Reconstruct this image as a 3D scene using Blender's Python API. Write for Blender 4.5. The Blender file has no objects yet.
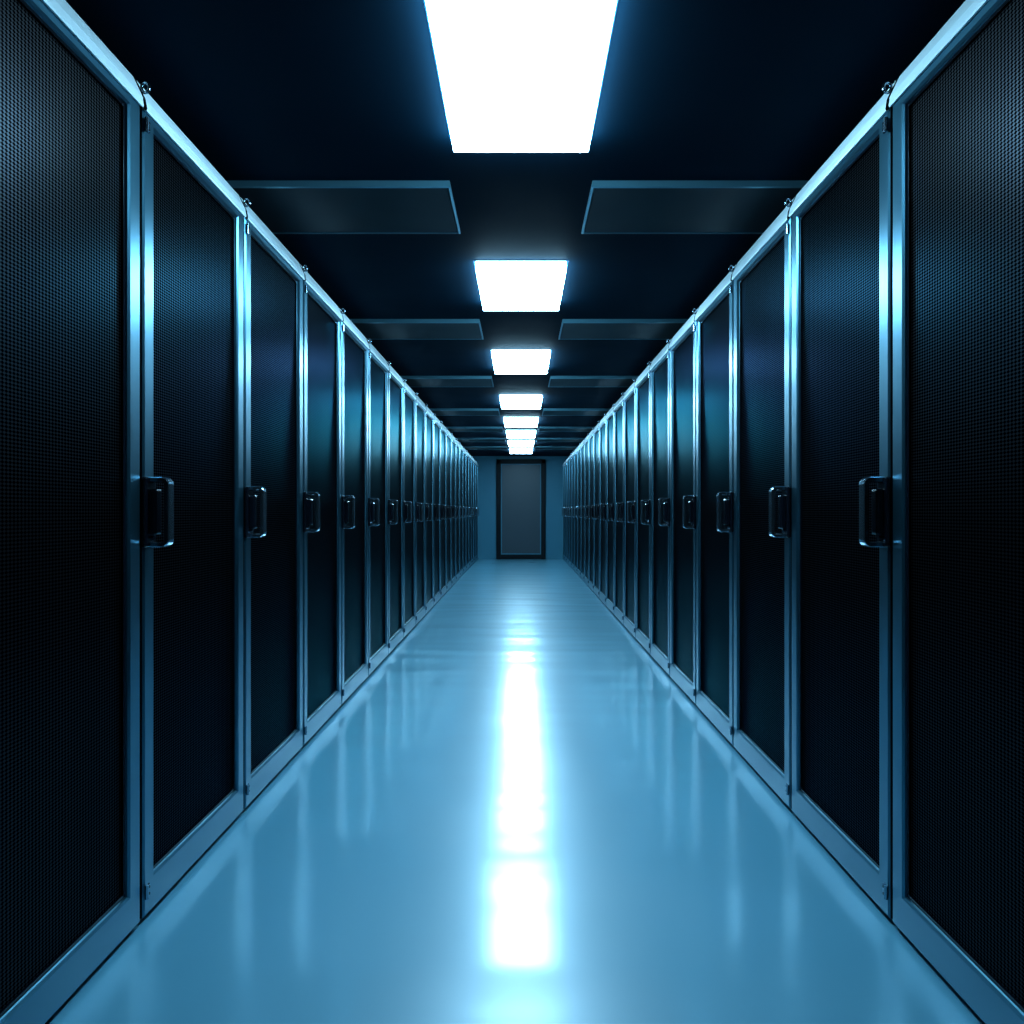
import bpy, bmesh, math
from mathutils import Vector, Matrix
scn = bpy.context.scene
C = scn.collection
try:
    scn.view_settings.view_transform = 'Standard'
    scn.view_settings.look = 'None'
except Exception as e:
    print(e)

EYE = 1.095; CEIL = 2.395; F = 765.0
ENDY = 17.80; PITCH = 0.75; SEAM0 = 2.02
XL = -1.0; XR = 0.975; RACK_H = 2.25; DEPTH = 0.95

# ---------------------------------------------------------------- materials
def mat(name, col, metal=0.0, rough=0.5, spec=0.5, coat=0.0, noise=None, coat_rough=0.1):
    m = bpy.data.materials.new(name); m.use_nodes = True
    nt = m.node_tree; b = nt.nodes['Principled BSDF']
    b.inputs['Base Color'].default_value = (*col, 1)
    b.inputs['Metallic'].default_value = metal
    b.inputs['Roughness'].default_value = rough
    b.inputs['Specular IOR Level'].default_value = spec
    b.inputs['Coat Weight'].default_value = coat
    b.inputs['Coat Roughness'].default_value = coat_rough
    if noise:
        sc, amt = noise
        tc = nt.nodes.new('ShaderNodeTexCoord'); n = nt.nodes.new('ShaderNodeTexNoise')
        n.inputs['Scale'].default_value = sc; n.inputs['Detail'].default_value = 2
        nt.links.new(tc.outputs['Object'], n.inputs['Vector'])
        mr = nt.nodes.new('ShaderNodeMapRange')
        mr.inputs['To Min'].default_value = max(0.02, rough - amt); mr.inputs['To Max'].default_value = rough + amt
        nt.links.new(n.outputs['Fac'], mr.inputs['Value']); nt.links.new(mr.outputs['Result'], b.inputs['Roughness'])
    return m

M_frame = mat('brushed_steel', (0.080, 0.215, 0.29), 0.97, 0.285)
M_cap = mat('cap_lit_white', (0.86, 0.97, 1.0), 0.0, 0.28)  # near-white base colour carries the brightness of the lamp-lit top rail
M_body = mat('black_cabinet_steel', (0.005, 0.007, 0.010), 0.1, 0.5, 0.2, noise=(5, 0.06))
M_black = mat('black_plastic', (0.003, 0.004, 0.007), 0.0, 0.16)
M_chrome = mat('dark_chrome', (0.32, 0.42, 0.50), 0.97, 0.14)
M_ceil = mat('black_ceiling', (0.0013, 0.010, 0.020), 0.0, 0.75, 0.02, noise=(3, 0.1))
M_panel = mat('dark_ceiling_panel', (0.0018, 0.014, 0.023), 0.0, 0.5, 0.12, noise=(3, 0.06))
M_rim = mat('panel_rim', (0.12, 0.30, 0.38), 0.6, 0.3)
M_bezel = mat('light_bezel', (0.006, 0.05, 0.10), 0.0, 0.6, 0.1)
M_wall = mat('teal_painted_wall', (0.020, 0.11, 0.165), 0.0, 0.6, 0.3, noise=(4, 0.08))
M_darkwall = mat('dark_wall', (0.02, 0.035, 0.045), 0.0, 0.7, 0.3, noise=(4, 0.08))
M_door = mat('grey_door', (0.018, 0.030, 0.041), 0.1, 0.45, 0.3, noise=(5, 0.05))
M_doorframe = mat('dark_door_frame', (0.001, 0.003, 0.005), 0.0, 0.55, 0.1)
M_floor = mat('polished_resin_floor', (0.090, 0.275, 0.375), 0.0, 0.36, 0.5, coat=1.0, coat_rough=0.155, noise=(1.3, 0.03))
nt = M_floor.node_tree; _b = nt.nodes['Principled BSDF']
_b.inputs['IOR'].default_value = 1.9; _b.inputs['Coat IOR'].default_value = 1.7
# very gentle cross-aisle undulation of the poured resin
tc = nt.nodes.new('ShaderNodeTexCoord'); mp = nt.nodes.new('ShaderNodeMapping'); nz = nt.nodes.new('ShaderNodeTexNoise'); bp = nt.nodes.new('ShaderNodeBump')
mp.inputs['Scale'].default_value = (0.8, 2.6, 1.0); nz.inputs['Scale'].default_value = 1.0; nz.inputs['Detail'].default_value = 1.0
bp.inputs['Strength'].default_value = 0.7; bp.inputs['Distance'].default_value = 0.016
nt.links.new(tc.outputs['Object'], mp.inputs['Vector']); nt.links.new(mp.outputs[0], nz.inputs['Vector'])
nt.links.new(nz.outputs['Fac'], bp.inputs['Height']); nt.links.new(bp.outputs[0], _b.inputs['Normal']); nt.links.new(bp.outputs[0], _b.inputs['Coat Normal'])

def mesh_mat():
    m = bpy.data.materials.new('perforated_black_mesh'); m.use_nodes = True
    nt = m.node_tree; N = nt.nodes; L = nt.links; b = N['Principled BSDF']
    tc = N.new('ShaderNodeTexCoord'); sp = N.new('ShaderNodeSeparateXYZ'); L.new(tc.outputs['Object'], sp.inputs[0])
    def mth(op, a, v=None):
        n = N.new('ShaderNodeMath'); n.operation = op
        L.new(a, n.inputs[0])
        if v is not None:
            if isinstance(v, (int, float)): n.inputs[1].default_value = v
            else: L.new(v, n.inputs[1])
        return n.outputs[0]
    sy = mth('COSINE', mth('MULTIPLY', sp.outputs['Y'], 2 * math.pi / 0.0115)); sz = mth('COSINE', mth('MULTIPLY', sp.outputs['Z'], 2 * math.pi / 0.0078))
    pr = mth('ADD', sy, sz)
    mr = N.new('ShaderNodeMapRange'); mr.interpolation_type = 'SMOOTHSTEP'
    mr.inputs['From Min'].default_value = -0.9; mr.inputs['From Max'].default_value = 0.4
    L.new(pr, mr.inputs['Value'])
    mix = N.new('ShaderNodeMix'); mix.data_type = 'RGBA'
    mix.inputs['A'].default_value = (0.054, 0.050, 0.056, 1); mix.inputs['B'].default_value = (0.0004, 0.0004, 0.0006, 1)
    L.new(mr.outputs['Result'], mix.inputs['Factor']); L.new(mix.outputs['Result'], b.inputs['Base Color'])
    sr = N.new('ShaderNodeMapRange'); sr.inputs['To Min'].default_value = 0.2; sr.inputs['To Max'].default_value = 0.0
    L.new(mr.outputs['Result'], sr.inputs['Value']); L.new(sr.outputs['Result'], b.inputs['Specular IOR Level'])
    b.inputs['Metallic'].default_value = 0.95; b.inputs['Roughness'].default_value = 0.31
    b.inputs['Specular Tint'].default_value = (0.17, 0.34, 0.38, 1)
    return m
M_mesh = mesh_mat()

def emit(name, col, s):
    m = bpy.data.materials.new(name); m.use_nodes = True
    b = m.node_tree.nodes['Principled BSDF']
    b.inputs['Base Color'].default_value = (0.8, 0.8, 0.8, 1)
    b.inputs['Emission Color'].default_value = (*col, 1); b.inputs['Emission Strength'].default_value = s
    return m
M_light = emit('glowing_diffuser', (0.36, 0.74, 1.0), 42)

# ---------------------------------------------------------------- helpers
def box(bm, x0, x1, y0, y1, z0, z1, bev=0.0, seg=2):
    r = bmesh.ops.create_cube(bm, size=1)
    vs = r['verts']
    for v in vs:
        v.co = Vector((x0 + (v.co.x + .5) * (x1 - x0), y0 + (v.co.y + .5) * (y1 - y0), z0 + (v.co.z + .5) * (z1 - z0)))
    if bev > 0:
        es = list({e for v in vs for e in v.link_edges})
        bmesh.ops.bevel(bm, geom=es, offset=bev, segments=seg, affect='EDGES', profile=0.5)

def cyl(bm, p0, p1, r, seg=16):
    p0 = Vector(p0); p1 = Vector(p1); d = p1 - p0
    q = d.to_track_quat('Z', 'Y').to_matrix().to_4x4()
    mtx = Matrix.Translation((p0 + p1) / 2) @ q
    bmesh.ops.create_cone(bm, cap_ends=True, segments=seg, radius1=r, radius2=r, depth=d.length, matrix=mtx)

def loopring(bm, loops, close=False):
    rows = [[bm.verts.new(p) for p in lp] for lp in loops]
    n = len(rows[0]); m = len(rows)
    for i in range(m if close else m - 1):
        a = rows[i]; b = rows[(i + 1) % m]
        for j in range(n):
            bm.faces.new((a[j], a[(j + 1) % n], b[(j + 1) % n], b[j]))
    return rows

def sweep(bm, pts, sec):
    """closed section sec [(along y, along normal)] carried along pts lying in the x-z plane."""
    rows = []; seg = len(sec)
    for i, p in enumerate(pts):
        p = Vector(p)
        a = Vector(pts[max(0, i - 1)]); b = Vector(pts[min(len(pts) - 1, i + 1)])
        t = (b - a).normalized(); n = Vector((0, 1, 0)).cross(t).normalized()
        rows.append([bm.verts.new(p + Vector((0, 1, 0)) * sy + n * sn) for sy, sn in sec])
    for a, b in zip(rows, rows[1:]):
        for j in range(seg):
            bm.faces.new((a[j], a[(j + 1) % seg], b[(j + 1) % seg], b[j]))
    bm.faces.new(rows[0]); bm.faces.new(rows[-1])

def obj(name, bm, m, parent=None, mirror=False, smooth=False, second=None):
    if mirror:
        for v in bm.verts: v.co.x = -v.co.x
    bmesh.ops.recalc_face_normals(bm, faces=bm.faces)
    me = bpy.data.meshes.new(name); bm.to_mesh(me); bm.free()
    if smooth:
        for p in me.polygons: p.use_smooth = True
    me.materials.append(m)
    if second: me.materials.append(second)
    o = bpy.data.objects.new(name, me); C.objects.link(o)
    if parent: o.parent = parent
    return o

def thing(name, label, cat, loc, group=None):
    o = bpy.data.objects.new(name, None); C.objects.link(o); o.location = loc; o.empty_display_size = 0.1
    o['label'] = label; o['category'] = cat
    if group: o['group'] = group
    return o

def struct(name, bm, m, label=None, cat=None, parent=None):
    o = obj(name, bm, m, parent)
    if parent is None:
        o['kind'] = 'structure'
        if label: o['label'] = label
        if cat: o['category'] = cat
    return o

def dup(root, loc, label):
    r = root.copy(); C.objects.link(r); r.location = loc; r['label'] = label
    for ch in list(root.children):
        c = ch.copy(); C.objects.link(c); c.parent = r
        for g in ch.children:
            d = g.copy(); C.objects.link(d); d.parent = c
    return r

# ---------------------------------------------------------------- room
X0, X1, Y0 = -2.05, 2.025, -1.6
bm = bmesh.new(); box(bm, X0, X1, Y0, ENDY, -0.1, 0); struct('floor', bm, M_floor, 'glossy pale blue polished floor of the aisle', 'floor')
bm = bmesh.new(); box(bm, X0, X1, Y0, ENDY, CEIL, CEIL + .1); struct('ceiling', bm, M_ceil, 'black ceiling over the aisle', 'ceiling')
bm = bmesh.new(); box(bm, X0 - .1, X0, Y0, ENDY, -0.1, CEIL + .1); struct('wall_left', bm, M_darkwall, 'dark wall behind the left row of cabinets', 'wall')
bm = bmesh.new(); box(bm, X1, X1 + .1, Y0, ENDY, -0.1, CEIL + .1); struct('wall_right', bm, M_darkwall, 'dark wall behind the right row of cabinets', 'wall')
bm = bmesh.new(); box(bm, X0 - .1, X1 + .1, ENDY, ENDY + .1, -0.1, CEIL + .1); struct('wall_back', bm, M_wall, 'teal wall closing the far end of the aisle', 'wall')
bm = bmesh.new(); box(bm, X0 - .1, X1 + .1, Y0 - .1, Y0, -0.1, CEIL + .1); struct('wall_front', bm, M_darkwall, 'dark wall behind the camera', 'wall')

# end door: frame, leaf, inner trim, kick plate
dw, dh, fw = 0.57, 2.32, .105
bm = bmesh.new()
box(bm, -dw, -dw + fw, ENDY - .07, ENDY, 0, dh, .006)
box(bm, dw - fw, dw, ENDY - .07, ENDY, 0, dh, .006)
box(bm, -dw, dw, ENDY - .07, ENDY, dh - fw, dh, .006)
door = struct('door_1', bm, M_doorframe, 'grey door in a dark frame at the far end of the aisle', 'door')
bm = bmesh.new(); box(bm, -dw + fw, dw - fw, ENDY - .035, ENDY, 0.01, dh - fw, .004)
struct('door_leaf', bm, M_door, parent=door)
bm = bmesh.new()
def dr(g, y): return [(-dw + fw + g, y, .11 + g), (dw - fw - g, y, .11 + g), (dw - fw - g, y, dh - fw - g), (-dw + fw + g, y, dh - fw - g)]
loopring(bm, [dr(0, ENDY - .034), dr(0, ENDY - .045), dr(.022, ENDY - .045), dr(.022, ENDY - .034)], close=True)
struct('door_trim', bm, M_wall, parent=door)
bm = bmesh.new(); box(bm, -dw + fw, dw - fw, ENDY - .042, ENDY - .034, 0.01, 0.11, .002)
struct('kick_plate', bm, M_doorframe, parent=door)

# ---------------------------------------------------------------- cabinets
ORD = ['first', 'second', 'third', 'fourth', 'fifth', 'sixth', 'seventh', 'eighth', 'ninth', 'tenth', 'eleventh', 'twelfth', 'thirteenth',
       'fourteenth', 'fifteenth', 'sixteenth', 'seventeenth', 'eighteenth', 'nineteenth', 'twentieth', 'twenty-first', 'twenty-second']
HZ = EYE + 0.0

def make_cabinet(mirror, label, group):
    t = thing('server_cabinet', label, 'server cabinet', (0, 0, 0), group)
    W = PITCH
    bm = bmesh.new()
    box(bm, -DEPTH, -0.031, .003, W - .003, .045, 2.195, .003, 1)
    obj('body', bm, M_body, t, mirror)
    bm = bmesh.new(); box(bm, -DEPTH + .04, -0.045, .01, W - .01, 0, .05)
    obj('plinth', bm, M_body, t, mirror)
    # top cap with a leaning fascia
    prof = [(-DEPTH, 2.196), (-.029, 2.196), (-.001, 2.196), (-.001, 2.162), (0.007, 2.159), (0.009, 2.164), (0.005, 2.188), (-0.020, 2.240), (-0.030, 2.25), (-DEPTH, 2.25)]
    bm = bmesh.new()
    a = [bm.verts.new((x, .009, z)) for x, z in prof]; b = [bm.verts.new((x, W - .009, z)) for x, z in prof]
    for f in (bm.faces.new(a), bm.faces.new(b[::-1])): f.material_index = 1  # cap ends take the dark body colour, shade between cabinets put into colour
    for j in range(len(prof)): bm.faces.new((a[j], a[(j + 1) % len(prof)], b[(j + 1) % len(prof)], b[j]))
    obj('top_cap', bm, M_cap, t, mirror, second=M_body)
    # door frame: ring with profiled inner slope
    y0, y1, z0, z1 = .009, W - .009, .016, 2.194
    def rect(ins, x, ext_t=0.0):
        return [(x, y0 + ins, z0 + ins + ext_t), (x, y1 - ins, z0 + ins + ext_t), (x, y1 - ins, z1 - ins), (x, y0 + ins, z1 - ins)]
    bm = bmesh.new()
    e = 0.038
    loops = [rect(0.0, -.03), rect(0.0, -.005), rect(.005, 0.0), rect(.052, 0.0, e), rect(.058, -.005, e), rect(.061, -.020, e), rect(.061, -.03, e)]
    loopring(bm, loops, close=True)
    for f in bm.faces:      # seam-side steel faces coloured black as the shade of the gap
        if all(v.co.y < y0 + .001 for v in f.verts) or all(v.co.y > y1 - .001 for v in f.verts): f.material_index = 1
    obj('door_frame', bm, M_frame, t, mirror, second=M_body)
    bm = bmesh.new(); box(bm, -.026, -.017, y0 + .058, y1 - .058, z0 + .058 + e, z1 - .058, .002, 1)
    obj('mesh_panel', bm, M_mesh, t, mirror)
    bm = bmesh.new()
    i0 = .0595
    loops = [rect(i0, -.018, e), rect(i0, -.010, e), rect(i0 + .008, -.010, e), rect(i0 + .008, -.018, e)]
    loopring(bm, loops, close=True)
    obj('gasket', bm, M_black, t, mirror)
    # handle on the near stile: black backed rectangular pull
    bm = bmesh.new(); box(bm, -.002, .012, -.004, .056, HZ - .094, HZ + .094, .006, 3)
    h = obj('handle', bm, M_black, t, mirror); h['label'] = 'black backed swing handle'
    pts = []
    yc = .026; zt, xo, r = .086, .058, .012
    pts.append((0.008, yc, HZ + zt)); pts.append((xo - r, yc, HZ + zt))
    for k in range(1, 5):
        a_ = math.pi / 2 * k / 4
        pts.append((xo - r + r * math.sin(a_), yc, HZ + zt - r + r * math.cos(a_)))
    for k in range(0, 5):
        a_ = math.pi / 2 * k / 4
        pts.append((xo - r + r * math.cos(a_), yc, HZ - zt + r - r * math.sin(a_)))
    pts.append((0.008, yc, HZ - zt))
    w_, h_, c_ = .016, .0075, .0028
    sec = [(-w_ + c_, -h_), (w_ - c_, -h_), (w_, -h_ + c_), (w_, h_ - c_), (w_ - c_, h_), (-w_ + c_, h_), (-w_, h_ - c_), (-w_, -h_ + c_)]
    bm = bmesh.new(); sweep(bm, pts, sec)
    obj('grip', bm, M_chrome, h, mirror)
    bm = bmesh.new(); box(bm, .010, .032, .008, .044, HZ - .062, HZ + .062, .006, 2)
    obj('lever', bm, M_black, h, mirror)
    bm = bmesh.new(); cyl(bm, (.010, yc, HZ - .070), (.020, yc, HZ - .070), .007)
    obj('lock', bm, M_chrome, h, mirror)
    for z in (2.125, .085):
        bm = bmesh.new()
        box(bm, -.001, .005, .012, .034, z - .016, z + .016, .002, 1)
        cyl(bm, (.006, .012, z - .018), (.006, .012, z + .018), .005, 12)
        g = obj('hinge', bm, M_chrome, t, mirror)
        bm = bmesh.new()
        cyl(bm, (.003, .024, z + .009), (.008, .024, z + .009), .0035, 10)
        cyl(bm, (.003, .024, z - .009), (.008, .024, z - .009), .0035, 10)
        obj('screw', bm, M_black, g, mirror)
    bm = bmesh.new()
    R_, r_ = .010, .004; rows = []
    for i in range(16):
        A = 2 * math.pi * i / 16; c = Vector((.006 + R_ * math.cos(A), .004, 2.218 + 1.4 * R_ * math.sin(A))); u = Vector((math.cos(A), 0, math.sin(A)))
        rows.append([c + u * r_ * math.cos(B) + Vector((0, 1, 0)) * r_ * math.sin(B) for B in [2 * math.pi * k / 8 for k in range(8)]])
    loopring(bm, rows, close=True)
    obj('lifting_ring', bm, M_chrome, t, mirror, True)
    return t

for side, X, mir in (('left', XL, False), ('right', XR, True)):
    grp = 'server cabinets in the %s row' % side
    first = None
    for i in range(22):
        y = SEAM0 + (i - 1) * PITCH
        if i == 0: lab = 'black mesh server cabinet nearest the camera in the %s row, cut by the photo edge' % side
        elif i == 21: lab = 'last black mesh server cabinet in the %s row, against the far wall' % side
        else: lab = '%s black mesh-door server cabinet from the camera in the %s row' % (ORD[i], side)
        if first is None:
            first = make_cabinet(mir, lab, grp); first.location = (X, y, 0)
        else: dup(first, (X, y, 0), lab)

# ---------------------------------------------------------------- ceiling lights
DROP = 0.05; H2 = CEIL - EYE - DROP
ups_far = [359, 201, 138, 103, 84.8, 73.8, 65.3, 58.4]
LW, LL = 0.235, 0.80
def make_light(label):
    t = thing('ceiling_light', label, 'ceiling light', (0, 0, 0), 'glowing ceiling panels above the aisle')
    bm = bmesh.new()
    def rc(g, z): return [(-LW - g, -LL / 2 - g, z), (LW + g, -LL / 2 - g, z), (LW + g, LL / 2 + g, z), (-LW - g, LL / 2 + g, z)]
    loopring(bm, [rc(.014, 0), rc(.012, -.003), rc(-.002, -.003), rc(-.002, 0)], close=True)
    obj('frame', bm, M_bezel, t)
    bm = bmesh.new(); box(bm, -LW, LW, -LL / 2, LL / 2, -DROP, 0, .006, 2)
    obj('diffuser', bm, M_light, t)
    return t
L0 = None
for i, up in enumerate(ups_far):
    fy = F * H2 / up
    if i == 0: lab = 'largest glowing white ceiling panel, nearest the camera and cut by the top edge'
    elif i == 7: lab = 'last and smallest glowing ceiling panel, just before the far door'
    else: lab = '%s glowing white rectangular ceiling panel from the camera' % ORD[i]
    loc = (0, fy - LL / 2, CEIL)
    if L0 is None: L0 = make_light(lab); L0.location = loc
    else: dup(L0, loc, lab)

# ---------------------------------------------------------------- dropped dark panels either side, between lights
PL = 0.50
def make_panel(mirror, label):
    t = thing('dropped_panel', label, 'panel', (0, 0, 0), 'dark dropped panels between the ceiling lights')
    a, b = -1.40, -.28
    bm = bmesh.new(); box(bm, a + .010, b - .010, .010, PL - .010, -.024, 0, .002, 1)
    obj('tray', bm, M_panel, t, mirror)
    bm = bmesh.new()
    def rc(g, z): return [(a + g, g, z), (b - g, g, z), (b - g, PL - g, z), (a + g, PL - g, z)]
    loopring(bm, [rc(0, 0), rc(-0.004, -.026), rc(.005, -.028), rc(.007, 0)], close=True)
    obj('rim', bm, M_rim, t, mirror)
    return t
starts = [3.0, 5.15, 7.3, 9.6, 11.65, 13.4, 15.1]
for side, mir in (('left', False), ('right', True)):
    p0 = None
    for i, y in enumerate(starts):
        lab = ('nearest and largest' if i == 0 else 'farthest' if i == 6 else ORD[i] + ' nearest') + ' dark dropped ceiling panel on the %s side, between two lights' % side
        loc = (0, y, CEIL)
        if p0 is None: p0 = make_panel(mir, lab); p0.location = loc
        else: dup(p0, loc, lab)

# ---------------------------------------------------------------- world + camera
w = bpy.data.worlds.new('World'); scn.world = w; w.use_nodes = True
bg = w.node_tree.nodes['Background']; bg.inputs[0].default_value = (0.02, 0.06, 0.09, 1); bg.inputs[1].default_value = 0.3
cam = bpy.data.cameras.new('Camera'); co = bpy.data.objects.new('Camera', cam); C.objects.link(co)
co.location = (0, 0, EYE); co.rotation_euler = (math.pi / 2, 0, 0)
cam.sensor_width = 36; cam.lens = F / 1024 * 36; cam.shift_x = -9 / 1024; cam.clip_start = 0.01; cam.clip_end = 100
scn.camera = co
